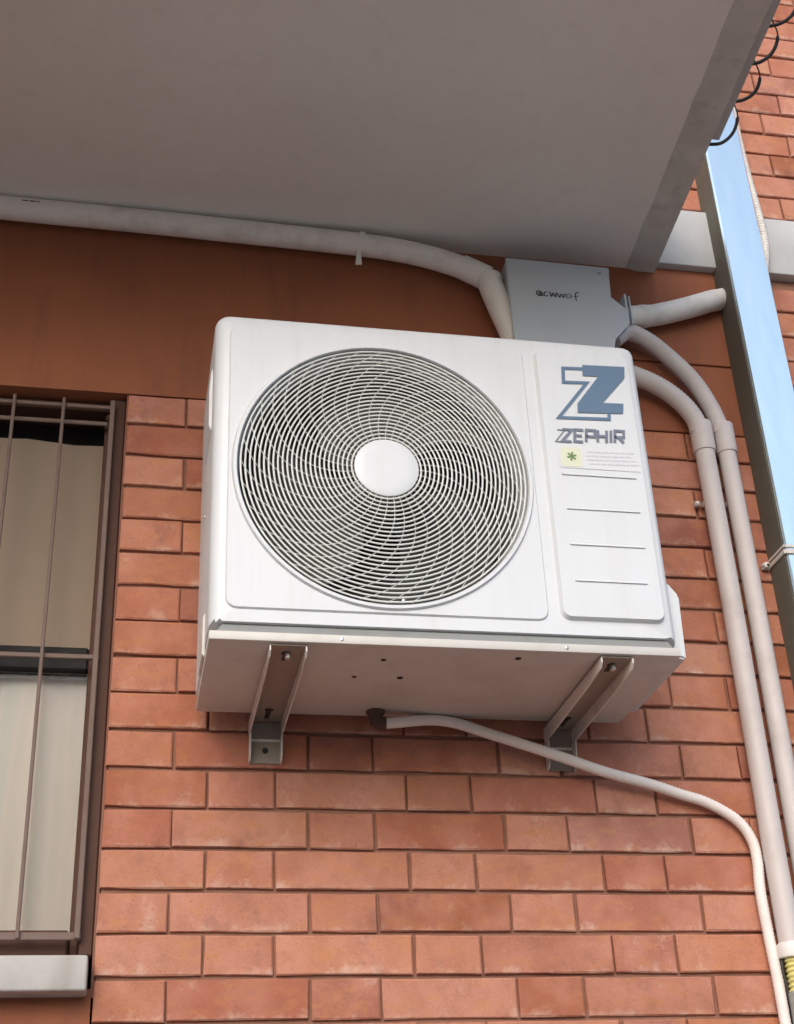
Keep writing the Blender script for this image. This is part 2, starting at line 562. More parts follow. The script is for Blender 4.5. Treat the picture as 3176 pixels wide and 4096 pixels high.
# ---- window: frame, blinds, glass, sill
win = empty('window', (-.5, .08, WZ0), bld)
bm = NB(); box(bm, -.0275, -.002, .024, .11, WZ0, WZ1-.001, .003, 1); obj('window_frame', bm, WOOD, win, smooth=30)
bm = NB(); box(bm, -.046, -.0285, .055, .12, WZ0+.002, WZ1-.002, .003, 1); obj('window_frame', bm, WOOD, win, smooth=30)
bm = NB(); box(bm, WX0, -.047, .045, .12, WZ0+.001, -.294, .004, 1); obj('window_frame', bm, WOOD, win, smooth=30)
bm = NB(); box(bm, WX0, -.047, .062, .12, .222, .273, .004, 1); obj('window_rail', bm, BLACK, win, smooth=30)
bm = NB(); box(bm, WX0, -.0285, .04, .12, .832, WZ1-.003, .003, 1); obj('window_frame', bm, WOOD, win, smooth=30)
bm = NB(); box(bm, WX0-.1, .003, .15, .22, WZ0-.11, WZ1+.02); obj('dark_room', bm, BLACK, win)
# upper blind
bm = NB()
n = 46; top = []; bot = []
for i in range(n+1):
    x = WX0 + (-.0465-WX0)*i/n
    y = .078+.0018*math.sin(x*41)+.001*math.sin(x*97)
    top.append((x, y)); 
va = [bm.verts.new((x, y, .274)) for x, y in top]; vb = [bm.verts.new((x, y+.004, .768+.004*math.sin(x*19))) for x, y in top]
for i in range(n): bm.faces.new((va[i], va[i+1], vb[i+1], vb[i]))
va2 = [bm.verts.new((v.co.x, v.co.y+.004, v.co.z)) for v in va]; vb2 = [bm.verts.new((v.co.x, v.co.y+.004, v.co.z)) for v in vb]
for i in range(n): bm.faces.new((va2[i], vb2[i], vb2[i+1], va2[i+1])); bm.faces.new((vb[i], vb[i+1], vb2[i+1], vb2[i]))
obj('blind', bm, BLIND, win, smooth=60, label='taupe blind in the upper pane')
# lower curtain
bm = NB()
n = 90; pts = []
for i in range(n+1):
    x = WX0 + (-.0465-WX0)*i/n
    pts.append((x, .104+.006*math.sin(x*52)+.003*math.sin(x*113+1)))
va = [bm.verts.new((x, y, -.300)) for x, y in pts]; vb = [bm.verts.new((x, y, .224)) for x, y in pts]
for i in range(n): bm.faces.new((va[i], va[i+1], vb[i+1], vb[i]))
obj('curtain', bm, CURTAIN, win, smooth=60, label='cream curtain behind the lower pane')
bm = NB(); box(bm, WX0, -.0468, .080, .084, -.2935, .2215); obj('pane', bm, GLASS, win)
# sill with worn corner
bm = NB()
box(bm, WX0-.06, -.008, -.052, .14, -.4185, -.3575, .005, 3)
obj('sill', bm, MARBLE, win, smooth=40, label='chipped white stone sill')
bm = NB(); box(bm, -.0015, .0065, .0085, .25, WZ0-.075, WZ1+.004); obj('jamb', bm, JAMB, win)
# iron window grille
gr = empty('window_grille', (-.5, .01, 0), bld)
def ibar(x0, x1, y0, y1, z0, z1):
    bm = NB(); box(bm, x0, x1, y0, y1, z0, z1, .0015, 1)
    return obj('bar', bm, IRON, gr, smooth=30)
for i in range(9):
    xb = -.031-.1045*i
    w = .0036 if i else .0052
    ibar(xb-w, xb+w, .004, .012, -.318, .838)
for zb, hw in ((.824, .0045), (.232, .005), (-.312, .007)):
    ibar(WX0, -.024, .0125, .021, zb-hw, zb+hw)
ibar(WX0, -.040, .034, .0395, .790, .800)

# ------------------------------------------------------------------ air conditioner
X0, X1, Z0, Z1 = .1650, 1.0300, .1010, .8035
YFr, YBk = -.391, -.045
FX, FZ, FR = .489, .457, .276
ac = empty('air_conditioner', ((X0+X1)/2, (YFr+YBk)/2, Z0))
tag(ac, 'white outdoor air conditioner unit with round fan grille and blue Z logo', 'air conditioner')
# angular samples seen from the fan centre: uniform plus clusters at corners
def angle_set(corners):
    A = [2*math.pi*i/144 for i in range(144)]
    for cx, cz in corners:
        a = math.atan2(cz-FZ, cx-FX)
        A += [a+R(d) for d in (-4.2, -3.2, -2.4, -1.6, -.8, 0, .8, 1.6, 2.4, 3.2, 4.2)]
    A = sorted({round(a % (2*math.pi), 5) for a in A})
    out = []
    for a in A:
        if not out or a-out[-1] > .003: out.append(a)
    return out
def ray_poly(poly, a):
    d = (math.cos(a), math.sin(a)); best = None
    for (x1, z1), (x2, z2) in zip(poly, poly[1:]+poly[:1]):
        ex, ez = x2-x1, z2-z1
        den = d[0]*ez-d[1]*ex
        if abs(den) < 1e-12: continue
        t = ((x1-FX)*ez-(z1-FZ)*ex)/den
        u = ((x1-FX)*d[1]-(z1-FZ)*d[0])/den
        if t > 0 and -1e-6 <= u <= 1+1e-6 and (best is None or t < best): best = t
    return FX+d[0]*best, FZ+d[1]*best
CZ0 = .1310
def shell_poly(ins, n=8):
    return rrect(X0+ins*1.0, X1-ins*.75, CZ0+ins*.31, Z1-ins*.8, (.004, .004, max(.004, .024-ins*.5), max(.004, .026-ins*.5)), n)
AS = angle_set([(X0, CZ0), (X1, CZ0), (X1, Z1), (X0, Z1)])
bm = NB()
loops = []
for y, ins in ((YFr, .0195), (YFr+.0012, .0160), (YFr+.004, .0105), (YFr+.0085, .0055), (YFr+.016, .0015), (YFr+.024, 0), (YBk, 0)):
    po = shell_poly(ins)
    lp = []
    for a in AS:
        x, z = ray_poly(po, a)
        yy = y if z > CZ0+ins*.31+.0005 else max(y, YFr+(1-ins/.0195)*.042)
        lp.append(bm.verts.new((x, yy, z)))
    loops.append(lp)
na = len(AS)
hole0 = [bm.verts.new((FX+math.cos(a)*(FR+.004), YFr, FZ+math.sin(a)*(FR+.004))) for a in AS]
hole1 = [bm.verts.new((FX+math.cos(a)*(FR+.001), YFr+.006, FZ+math.sin(a)*(FR+.001))) for a in AS]
hole2 = [bm.verts.new((FX+math.cos(a)*(FR-.004), YFr+.05, FZ+math.sin(a)*(FR-.004))) for a in AS]
seq = [hole2, hole1, hole0]+loops
for A_, B_ in zip(seq[:-1], seq[1:]):
    for i in range(na):
        bm.faces.new((A_[i], A_[(i+1) % na], B_[(i+1) % na], B_[i]))
bm.faces.new(loops[-1])
casing = obj('casing', bm, WHITE, ac, smooth=32)
# base pan with front flange
bm = NB()
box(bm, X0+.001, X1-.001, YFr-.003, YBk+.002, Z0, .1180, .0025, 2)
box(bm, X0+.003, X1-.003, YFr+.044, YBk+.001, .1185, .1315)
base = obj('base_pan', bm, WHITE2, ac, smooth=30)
bm = NB()
prism(bm, [(X0+.012, .1184), (X1-.010, .1184), (X1-.020, .1334), (X0+.024, .1334)], YFr+.006, YFr+.040)
obj('ledge_shade', bm, LEDGESHADE, ac)  # added strip, paints the shaded gap between flange and casing
# fan panel, slightly proud, with hole
def plate(name, x0, x1, z0, z1, r, ybase, h, ch, mat, hole=None):
    bm = NB()
    if hole:
        S_ = angle_set([(x0, z0), (x1, z0), (x1, z1), (x0, z1)])
        p0 = rrect(x0, x1, z0, z1, r); p1 = rrect(x0+ch, x1-ch, z0+ch, z1-ch, max(.002, r-ch))
        o0 = [bm.verts.new((x, ybase, z)) for x, z in (ray_poly(p0, a) for a in S_)]
        o1 = [bm.verts.new((x, ybase-h, z)) for x, z in (ray_poly(p1, a) for a in S_)]
        h0 = [bm.verts.new((FX+math.cos(a)*(hole+.003), ybase-h, FZ+math.sin(a)*(hole+.003))) for a in S_]
        h1 = [bm.verts.new((FX+math.cos(a)*hole, ybase, FZ+math.sin(a)*hole)) for a in S_]
        n = len(S_)
        for A_, B_ in ((o0, o1), (o1, h0), (h0, h1)):
            for i in range(n): bm.faces.new((A_[i], A_[(i+1) % n], B_[(i+1) % n], B_[i]))
    else:
        p0 = rrect(x0, x1, z0, z1, r); p1 = rrect(x0+ch, x1-ch, z0+ch, z1-ch, max(.002, r-ch*.7))
        o0 = [bm.verts.new((x, ybase, z)) for x, z in p0]; o1 = [bm.verts.new((x, ybase-h, z)) for x, z in p1]
        n = len(p0)
        for i in range(n): bm.faces.new((o0[i], o0[(i+1) % n], o1[(i+1) % n], o1[i]))
        bm.faces.new(o1)
    return obj(name, bm, mat, ac, smooth=20)
plate('front_panel', .192, .784, .161, .772, .022, YFr+.0005, .0048, .003, WHITE, FR+.008)
PY = YFr-.0100
side = plate('service_panel', .806, 1.0085, .1655, .768, .018, YFr+.0005, .0105, .0045, WHITE)
# rim ring
def ring_mesh(r, w, d, y, nseg=112):
    """ring of wire with an oval section w wide (radial), d deep"""
    bm = NB(); prof = [(math.cos(2*math.pi*k/6), math.sin(2*math.pi*k/6)) for k in range(6)]
    rows = []
    for i in range(nseg):
        a = 2*math.pi*i/nseg
        rows.append([bm.verts.new((FX+math.cos(a)*(r+c*w/2), y+s_*d/2, FZ+math.sin(a)*(r+c*w/2))) for c, s_ in prof])
    for i in range(nseg):
        for k in range(6):
            bm.faces.new((rows[i][k], rows[i][(k+1) % 6], rows[(i+1) % nseg][(k+1) % 6], rows[(i+1) % nseg][k]))
    return bm
obj('rim', ring_mesh(FR+.0075, .012, .014, YFr-.004), WHITE, ac, smooth=60)
grille = empty('fan_grille', (FX, YFr, FZ), ac)
NR = 25; HUBR = .0605
def dome(r):      # the grille bulges out slightly at its centre
    return YFr-.006-.012*(1-(r/FR)**2)
for i in range(NR):
    r = HUBR+.006+(FR-.003-HUBR-.006)*i/(NR-1)
    obj('ring', ring_mesh(r, .0036, .0030, dome(r), 96), GRILLE, grille, smooth=60)
# curved spokes sweep clockwise outward
NS = 36
sp_me = None
for i in range(NS):
    a0 = 2*math.pi*i/NS
    if sp_me is None:
        bm = NB(); path = []
        for k in range(19):
            t = k/18; r = HUBR-.002+(FR+.001-HUBR)*t
            a = a0-R(8)*t-R(44)*t*t
            path.append((math.cos(a)*r, dome(r)+.0006-YFr, math.sin(a)*r))
        tube(bm, path, .00075, 5)
        o = obj('spoke', bm, GRILLE, None, smooth=60)
        sp_me = o.data
    else:
        o = bpy.data.objects.new('spoke', sp_me); COL.objects.link(o)
    o.location = (FX, YFr, FZ); o.rotation_euler = (0, -a0, 0)
    setpar(o, grille)
# hub disc
bm = NB(); prof = [(HUBR+.001, .006), (HUBR+.001, -.001), (HUBR-.0015, -.0022), (HUBR*.7, -.0030), (HUBR*.35, -.0032)]
n = 56; rows = []
for r, dy in prof:
    rows.append([bm.verts.new((FX+math.cos(2*math.pi*k/n)*r, dome(0)+dy, FZ+math.sin(2*math.pi*k/n)*r)) for k in range(n)])
for A_, B_ in zip(rows[:-1], rows[1:]):
    for k in range(n): bm.faces.new((A_[k], A_[(k+1) % n], B_[(k+1) % n], B_[k]))
bm.faces.new(rows[-1])
obj('hub_cover', bm, WHITE, grille, smooth=50)
# shroud, coil and fan behind the grille
bm = NB(); n = 72
ra = [bm.verts.new((FX+math.cos(2*math.pi*k/n)*(FR-.0045), YFr+.049, FZ+math.sin(2*math.pi*k/n)*(FR-.0045))) for k in range(n)]
rb = [bm.verts.new((FX+math.cos(2*math.pi*k/n)*(FR-.012), YFr+.16, FZ+math.sin(2*math.pi*k/n)*(FR-.012))) for k in range(n)]
for k in range(n): bm.faces.new((ra[k], ra[(k+1) % n], rb[(k+1) % n], rb[k]))
obj('shroud', bm, BLADE, ac, smooth=60)
bm = NB(); box(bm, .18, .80, YFr+.19, YFr+.20, .13, .79)
obj('coil', bm, DARKIN, ac)
fan = empty('fan', (FX, YFr+.08, FZ), ac)
bm = NB(); tube(bm, [(FX, YFr+.045, FZ), (FX, YFr+.05, FZ), (FX, YFr+.11, FZ), (FX, YFr+.16, FZ)], lambda i, L: (.03, .05, .052, .052)[i], 32)
obj('fan_hub', bm, BLADE, fan, smooth=40)
bl_me = None
for i in range(3):
    if bl_me is None:
        bm = NB(); gridv = []
        for a_ in range(13):
            ta = a_/12; row = []
            for b_ in range(9):
                tr_ = b_/8; r = .045+(.262-.045)*tr_
                ang = R(-48+88*ta) - R(26)*tr_*tr_ + R(6)*math.sin(tr_*3)
                y = -.022+.055*ta + .012*math.sin(math.pi*ta)*tr_
                row.append(bm.verts.new((math.cos(ang)*r, y, math.sin(ang)*r)))
            gridv.append(row)
        for a_ in range(12):
            for b_ in range(8): bm.faces.new((gridv[a_][b_], gridv[a_+1][b_], gridv[a_+1][b_+1], gridv[a_][b_+1]))
        bmesh.ops.solidify(bm, geom=bm.faces[:], thickness=.003)
        o = obj('blade', bm, BLADE, None, smooth=50); bl_me = o.data
    else:
        o = bpy.data.objects.new('blade', bl_me); COL.objects.link(o)
    o.location = (FX, YFr+.085, FZ); o.rotation_euler = (0, R(28+120*i), 0)
    setpar(o, fan)
# louvre ribs on the service panel
for xa, xb, zc in ((.836, .988, .473), (.838, .986, .397), (.836, .986, .320), (.838, .980, .244)):
    bm = NB(); prism(bm, rrect(xa, xb, zc-.0022, zc+.0022, .002, 3), PY+.001, PY-.0028)
    for v in bm.verts:
        if v.co.y < PY-.002 and v.co.z > zc: v.co.y += .0024
    obj('louvre', bm, WHITE, ac, smooth=20)
# logo: solid Z over outlined Z
LY = PY-.0014
lg = empty('logo', (.93, LY, .66), ac)
bm = NB()
sol = [(.9055, .7335), (.9965, .7365), (.9930, .7090), (.9390, .6440), (.9830, .6455), (.9790, .6215), (.8835, .6165), (.8855, .6385), (.9370, .7080), (.9040, .7070)]
f_ = bm.faces.new([bm.verts.new((x, LY-.0006, z)) for x, z in sol])
bm.normal_update(); bmesh.ops.triangulate(bm, faces=[f_])
obj('solid_letter', bm, INKB, lg)
bm = NB()
ribbon(bm, [(.9065, .7245), (.8640, .7225), (.8615, .6880), (.9110, .6905), (.8430, .6020), (.9480, .6060), (.9500, .6240)], .0072, LY-.0002)
obj('outline_letter', bm, INKB, lg)
# wordmark
GL = {'Z': [[(0, 1), (1, 1), (0, 0), (1, 0)]], 'E': [[(1, 1), (0, 1), (0, 0), (1, 0)], [(0, .5), (.85, .5)]],
      'P': [[(0, 0), (0, 1), (1, 1), (1, .45), (0, .45)]], 'H': [[(0, 0), (0, 1)], [(1, 0), (1, 1)], [(0, .5), (1, .5)]],
      'I': [[(.5, 0), (.5, 1)]], 'R': [[(0, 0), (0, 1), (1, 1), (1, .45), (0, .45)], [(.4, .45), (1, 0)]]}
wm = empty('wordmark', (.91, LY, .565), ac)
def letter(ch, x0, w, z0, h, st, mat, slant=.12, y=LY):
    bm = NB()
    for k, pl in enumerate(GL[ch]):
        ribbon(bm, [(x0+p[0]*w+slant*p[1]*h, z0+p[1]*h) for p in pl], st, y-.0002*k)
    o = obj('letter', bm, mat, wm); o.data.materials[0] = mat
    return o
letter('Z', .8310, .0155, .5455, .0275, .0024, INKG, .2)
xl = .8440
for ch, w in (('Z', .0195), ('E', .0175), ('P', .0180), ('H', .0180), ('I', .0060), ('R', .0185)):
    letter(ch, xl, w, .5470+(xl-.844)*.045, .0275, .0056, INKG, .12, LY-.0008)
    xl += w+.0062 if ch != 'I' else w+.0052
# small refrigerant label
el = empty('label', (.92, LY, .512), ac)
bm = NB(); bm.faces.new([bm.verts.new((x, LY+.0004, z)) for x, z in rrect(.835, 1.000, .487, .536, .004, 3)]); obj('label_ground', bm, LABEL, el)
bm = NB(); bm.faces.new([bm.verts.new((x, LY, z)) for x, z in rrect(.838, .880, .490, .534, .008, 4)]); obj('label_emblem_ground', bm, ECOY, el)
bm = NB()
for a in (18, 78, 138):
    c, s_ = math.cos(R(a)), math.sin(R(a))
    ribbon(bm, [(.860-c*.010, .513-s_*.010), (.860, .513), (.860+c*.010, .513+s_*.010)], .0042, LY-.0004-a*1e-6)
obj('label_emblem', bm, ECOG, el)
for k, (xa, xb, za) in enumerate(((.893, .990, .5255), (.890, .984, .5165), (.890, .994, .5075), (.895, .998, .4985))):
    bm = NB(); x = xa; rr = random.Random(k)
    while x < xb:
        w = rr.uniform(.006, .016); ribbon(bm, [(x, za+(x-.89)*.03), (min(xb, x+w), za+(x+w-.89)*.03)], .0030, LY-.0002); x += w+.0025
    obj('label_text', bm, INKL, el)
# valve cover on the right side, side handles, screws, holes
bm = NB()
prism(bm, [(X1-.001, .118), (X1+.026, .112), (X1+.030, .245), (X1+.010, .272), (X1-.001, .276)], YFr+.035, YBk-.03)
bmesh.ops.bevel(bm, geom=bm.edges[:], offset=.004, segments=2, affect='EDGES')
obj('valve_cover', bm, WHITE, ac, smooth=35)
bm = NB()
prism(bm, [(X1-.001, .60), (X1+.011, .612), (X1+.013, .715), (X1-.001, .735)], YFr+.06, YFr+.19)
bmesh.ops.bevel(bm, geom=bm.edges[:], offset=.0018, segments=2, affect='EDGES')
obj('side_handle', bm, WHITE, ac, smooth=35)
bm = NB()
prism(bm, [(X0+.002, .56), (X0-.005, .575), (X0-.006, .655), (X0-.003, .70), (X0+.002, .715)], YFr+.06, YFr+.20)
bmesh.ops.bevel(bm, geom=bm.edges[:], offset=.0018, segments=2, affect='EDGES')
obj('side_handle', bm, WHITE, ac, smooth=35)
bm = NB()
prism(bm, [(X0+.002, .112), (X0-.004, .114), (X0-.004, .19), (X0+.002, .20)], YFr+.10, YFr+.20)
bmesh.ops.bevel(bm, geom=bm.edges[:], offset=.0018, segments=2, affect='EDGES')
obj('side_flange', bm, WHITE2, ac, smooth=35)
def disc(name, c, r, axis, mat, par, h=.003, seg=16):
    bm = NB(); c = Vector(c); a = Vector(axis)
    tube(bm, [c-a*h, c, c+a*h*.8, c+a*h], lambda i, L: (r, r, r*.92, r*.6)[i], seg)
    return obj(name, bm, mat, par, smooth=40)
for x, y, r in ((.484, -.329, .005), (.444, -.245, .0045), (.530, -.248, .006), (.728, -.357, .006)):
    bm = NB(); tube(bm, [(x, y, Z0-.0008), (x, y, Z0+.004)], r, 16)
    obj('drain_hole', bm, HOLE, base)
for x in (.3985, .810):
    disc('screw', (x, YFr-.003, .1095), .0035, (0, -1, 0), STEEL, base, .002)
for x, z in ((.480, .7315), (.512, .181)):
    disc('screw', (x, YFr-.004, z+.008), .0034, (0, -1, 0), STEEL, casing, .003)
disc('screw', (X0-.0002, YFr+.20, .45), .004, (-1, 0, 0), STEEL, casing, .002)
# condensate spigot
bm = NB(); tube(bm, [(.515, -.072, .103), (.515, -.072, .098), (.515, -.072, .090), (.516, -.072, .082), (.522, -.072, .076), (.534, -.072, .076)], lambda i, L: (.019, .019, .014, .0138, .0136, .0134)[i], 20)
obj('drain_spigot', bm, RUSTY, ac, smooth=50)

# ------------------------------------------------------------------ wall brackets
def bracket(xa, xb, zb, label):
    xc = (xa+xb)/2
    t = empty('wall_bracket', (xc, 0, zb))
    tag(t, label, 'bracket', 'steel brackets under the air conditioner')
    th = .0025; zt = Z0-.0015; dn = .026
    # arm: channel open downwards
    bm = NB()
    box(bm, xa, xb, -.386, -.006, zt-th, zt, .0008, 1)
    arm = obj('arm', bm, WEBSHADE, t, smooth=30)
    for x in (xa, xb-th):
        bm = NB()
        poly = [(-.386, zt-th-.0002), (-.386, zt-.012), (-.376, zt-dn*.8), (-.30, zt-dn), (-.008, zt-dn-.006), (-.008, zt-th-.0002)]
        a = [bm.verts.new((x, y, z)) for y, z in poly]; b = [bm.verts.new((x+th, y, z)) for y, z in poly]
        bm.faces.new(a); bm.faces.new(b[::-1])
        for i in range(len(poly)): bm.faces.new((a[i], b[i], b[(i+1) % len(poly)], a[(i+1) % len(poly)]))
        obj('flange', bm, GALV, arm)
    # keyhole slots, bolt
    for yk, rr, ln in ((-.352, .0085, .030), (-.075, .0085, .045)):
        bm = NB(); tube(bm, [(xc, yk, zt-th-.0010), (xc, yk, zt-th+.001)], rr, 18)
        obj('slot', bm, HOLE, arm)
        bm = NB(); box(bm, xc-.0045, xc+.0045, yk+rr*.5, yk+ln, zt-th-.0012, zt-th+.001); obj('slot', bm, HOLE, arm)
    bm = NB(); tube(bm, [(xc+.002, -.354, zt-th-.012), (xc+.002, -.354, zt-th-.0105), (xc+.002, -.354, zt-th-.0012)], lambda i, L: (.0045, .0058, .0058)[i], 6)
    obj('bolt', bm, STEEL, t)
    # upright on the wall: channel open to the front
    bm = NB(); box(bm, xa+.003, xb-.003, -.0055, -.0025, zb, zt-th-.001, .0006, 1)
    upr = obj('upright', bm, WEBSHADE, t, smooth=30)
    for x in (xa+.001, xb-.001-th):
        bm = NB()
        poly = [(-.0026, zb), (-.018, zb+.002), (-.024, zb+.012), (-.030, zt-dn-.008), (-.030, zt-dn-.007), (-.0026, zt-dn-.007)]
        a = [bm.verts.new((x, y, z)) for y, z in poly]; b = [bm.verts.new((x+th, y, z)) for y, z in poly]
        bm.faces.new(a); bm.faces.new(b[::-1])
        for i in range(len(poly)): bm.faces.new((a[i], b[i], b[(i+1) % len(poly)], a[(i+1) % len(poly)]))
        obj('flange', bm, GALV, upr)
    bm = NB(); box(bm, xa+.004, xb-.004, -.0085, -.0056, zb+.044, zb+.049); obj('cross_rib', bm, GALV, upr)
    bm = NB(); tube(bm, [(xc, -.0058, zb+.026), (xc, -.007, zb+.026)], .006, 16); obj('slot', bm, HOLE, upr)
    return t
bracket(.272, .338, .012, 'left steel bracket under the air conditioner, its wall plate showing a bolt hole')
bracket(.876, .938, .010, 'right steel bracket under the air conditioner, crossed by the white drain hose')

# ------------------------------------------------------------------ drain hose
path = catmull([(.528, -.072, .0765), (.56, -.072, .0795), (.605, -.066, .0870), (.645, -.060, .0905), (.690, -.055, .0850), (.745, -.052, .0690), (.815, -.052, .0480), (.898, -.050, .0225), (.985, -.042, -.0025), (1.080, -.030, -.0215), (1.150, -.022, -.0400), (1.205, -.020, -.0560), (1.262, -.020, -.0900), (1.288, -.020, -.1300), (1.293, -.020, -.1750), (1.288, -.021, -.234), (1.290, -.021, -.325), (1.293, -.022, -.42), (1.294, -.022, -.60), (1.294, -.022, -1.0)], 12)
path = resample(path, .004)
bm = NB(); tube(bm, path, lambda i, L: .0108+(.00055 if i % 2 else -.00035)*1.0, 14)
hose = obj('drain_hose', bm, HOSE, None, smooth=50)
tag(hose, 'thin white drain hose sloping from under the air conditioner across the bricks', 'hose')

# ------------------------------------------------------------------ insulated pipe covers
def pipe_cover(name, bend, xs, r, label, zend, group):
    t = empty(name, (xs, -.035, zend)); tag(t, label, 'pipe', group)
    # flexible bend, finely ribbed
    pb = resample(catmull(bend, 16), .0045)
    bm = NB(); tube(bm, pb, lambda i, L: r*.97+(.0007 if i % 2 else -.0006)*(1 if i > len(pb)*.55 else .5), 22)
    obj('flexible_bend', bm, PVC, t, smooth=50)
    zt = .858
    bm = NB(); pz = [zt, zt-.002, zt-.078, zt-.083, zt-.083]
    tube(bm, [(xs, -.035, z) for z in (zt, zt-.001, zt-.003, zt-.076, zt-.079, zt-.080)], lambda i, L: (r*1.0, r*1.13, r*1.17, r*1.17, r*1.14, r*1.0)[i], 28)
    obj('coupling', bm, PVC, t, smooth=40)
    bm = NB()
    zs = [zt-.04-(zt-.04-zend)*i/40 for i in range(41)]
    rr = random.Random(int(xs*1000))
    tube(bm, [(xs+.0012*math.sin(z*5+xs*9), -.035, z) for z in zs], r, 28)
    obj('straight_pipe', bm, PVC, t, smooth=40)
    return t
p1 = pipe_cover('pipe_cover', [(.99, -.05, .992), (1.10, -.048, .992), (1.185, -.042, .975), (1.245, -.037, .950), (1.290, -.035, .912), (1.316, -.035, .868), (1.321, -.035, .83)], 1.3265, .0226, 'left of the twin beige pipe covers, its bend tucked behind the air conditioner', -.345, 'twin pipe covers running down the wall')
p2 = pipe_cover('pipe_cover', [(1.135, -.05, 1.072), (1.175, -.045, 1.102), (1.225, -.038, 1.088), (1.280, -.035, 1.040), (1.328, -.035, .980), (1.360, -.035, .910), (1.374, -.035, .858), (1.377, -.035, .83)], 1.3825, .0208, 'right of the twin beige pipe covers, its bend starting below the grey box', -1.2, 'twin pipe covers running down the wall')
for par, xs, r, zc in ((p1, 1.3265, .0226, .652), (p2, 1.3825, .0208, .655), (p1, 1.3265, .0226, -.165)):
    bm = NB()
    box(bm, xs-r*.8, xs+r*.8, -.016, -.004, zc-.006, zc+.006, .001, 1)
    box(bm, xs-r-.013, xs-r-.001, -.016, -.004, zc-.006, zc+.006, .001, 1)
    obj('clip', bm, PVC, par, smooth=40)
    if zc > 0: disc('clip_screw', (xs-r-.008, -.0165, zc), .0045, (0, -1, 0), STEEL if xs > 1.35 else GALV, par, .003)
# pipe end: white collar and yellow corrugated tube below
bm = NB(); tube(bm, [(1.3245, -.035, z) for z in (-.338, -.340, -.343, -.362, -.366, -.367)], lambda i, L: (.0228, .0255, .0265, .0265, .0255, .02)[i], 28)
obj('end_collar', bm, PVCW, p1, smooth=40)
yt = empty('corrugated_tube', (1.3275, -.035, -.62))
tag(yt, 'yellow corrugated tube end below the left pipe cover, bottom right corner', 'tube')
pz = [-.360-.0018*i for i in range(45)]
bm = NB(); tube(bm, [(1.3275, -.035, z) for z in pz], lambda i, L: .0185+.0022*math.sin(i*math.pi/2.6), 24)
obj('ribbed_sleeve', bm, YEL, yt, smooth=60)
bm = NB(); tube(bm, [(1.3275, -.035, -.428), (1.3275, -.035, -.432), (1.3275, -.035, -.60), (1.3275, -.035, -.62)], lambda i, L: (.019, .0225, .0225, .021)[i], 24)
obj('lower_sleeve', bm, GREYP, yt, smooth=40)
bm = NB(); tube(bm, resample(catmull([(1.3090, -.030, -.352), (1.3030, -.028, -.385), (1.3080, -.026, -.425), (1.3120, -.018, -.50), (1.312, -.012, -.62)], 10), .006), .0042, 10)
tag(obj('black_wire', bm, CABLE, None, smooth=60), 'short black wire between the drain hose and yellow tube', 'wire')

# ------------------------------------------------------------------ upper conduit under the balcony
t = empty('conduit', (.2, -.04, 1.24)); tag(t, 'long beige conduit under the balcony bending down to the grey box', 'conduit')
pts = [(-2.2, -.040, 1.3240), (-.9, -.040, 1.3220), (-.315, -.040, 1.3155), (0, -.040, 1.3130), (.224, -.040, 1.3090), (.45, -.040, 1.3050), (.56, -.040, 1.3005), (.63, -.040, 1.2940), (.69, -.040, 1.2840), (.75, -.040, 1.2680), (.80, -.041, 1.2490), (.838, -.042, 1.2300)]
pp = catmull(pts, 14)
bm = NB(); rw = random.Random(4); tube(bm, pp, lambda i, L: .0280, 26)
obj('pipe', bm, PVCG, t, smooth=40)
bm = NB(); a = Vector(pp[-1]); d = (a-Vector(pp[-2])).normalized()
tube(bm, [a-d*.075, a-d*.073, a-d*.002, a+d*.001], lambda i, L: (.0281, .0300, .0308, .027)[i], 26); obj('coupling', bm, PVCG, t, smooth=40)
bm = NB(); tube(bm, [(-.36, -.04, 1.3157), (-.358, -.04, 1.3157), (-.316, -.04, 1.3152), (-.314, -.04, 1.3152)], lambda i, L: (.0285, .0320, .0320, .0285)[i], 26); obj('coupling', bm, PVCW, t, smooth=40)
# clip with screw and loose strap tail
bm = NB(); rows = []
for a_ in range(-60, 241, 12):
    d = Vector((0, math.cos(R(a_)), math.sin(R(a_))))
    d = Vector((0, -math.cos(R(a_-90)), math.sin(R(a_-90))))
    c = Vector((.524, -.040, 1.3022))
    rows.append([bm.verts.new(c+d*rr_+Vector((dx, 0, 0))) for rr_, dx in ((.0275, -.004), (.0298, -.004), (.0298, .004), (.0275, .004))])
for A_, B_ in zip(rows[:-1], rows[1:]):
    for k in range(4): bm.faces.new((A_[k], A_[(k+1) % 4], B_[(k+1) % 4], B_[k]))
obj('clip', bm, PVCG, t, smooth=40)
disc('clip_screw', (.526, -.0690, 1.3110), .0075, (0, -1, .25), PVCW, t, .004)
bm = NB()
va = [bm.verts.new(p) for p in ((.516, -.052, 1.279), (.524, -.052, 1.279), (.527, -.046, 1.238), (.511, -.046, 1.236))]
vb = [bm.verts.new(v.co+Vector((0, .002, 0))) for v in va]
bm.faces.new(va); bm.faces.new(vb[::-1])
for i in range(4): bm.faces.new((va[i], vb[i], vb[(i+1) % 4], va[(i+1) % 4]))
obj('strap_tail', bm, PVCG, t)
# faint printed marking near the left end
bm = NB()
PYm = -.0752
for xa, xb in ((-.262, -.250), (-.247, -.232), (-.229, -.224)):
    ribbon(bm, [(xa, 1.3185), (xb, 1.3182)], .0035, PYm+.0030)
for v in bm.verts:
    zz = v.co.z-1.3147; v.co.y = -.040-math.sqrt(max(0, .0280**2-zz*zz))-.0008
obj('printed_mark', bm, MARK, t)
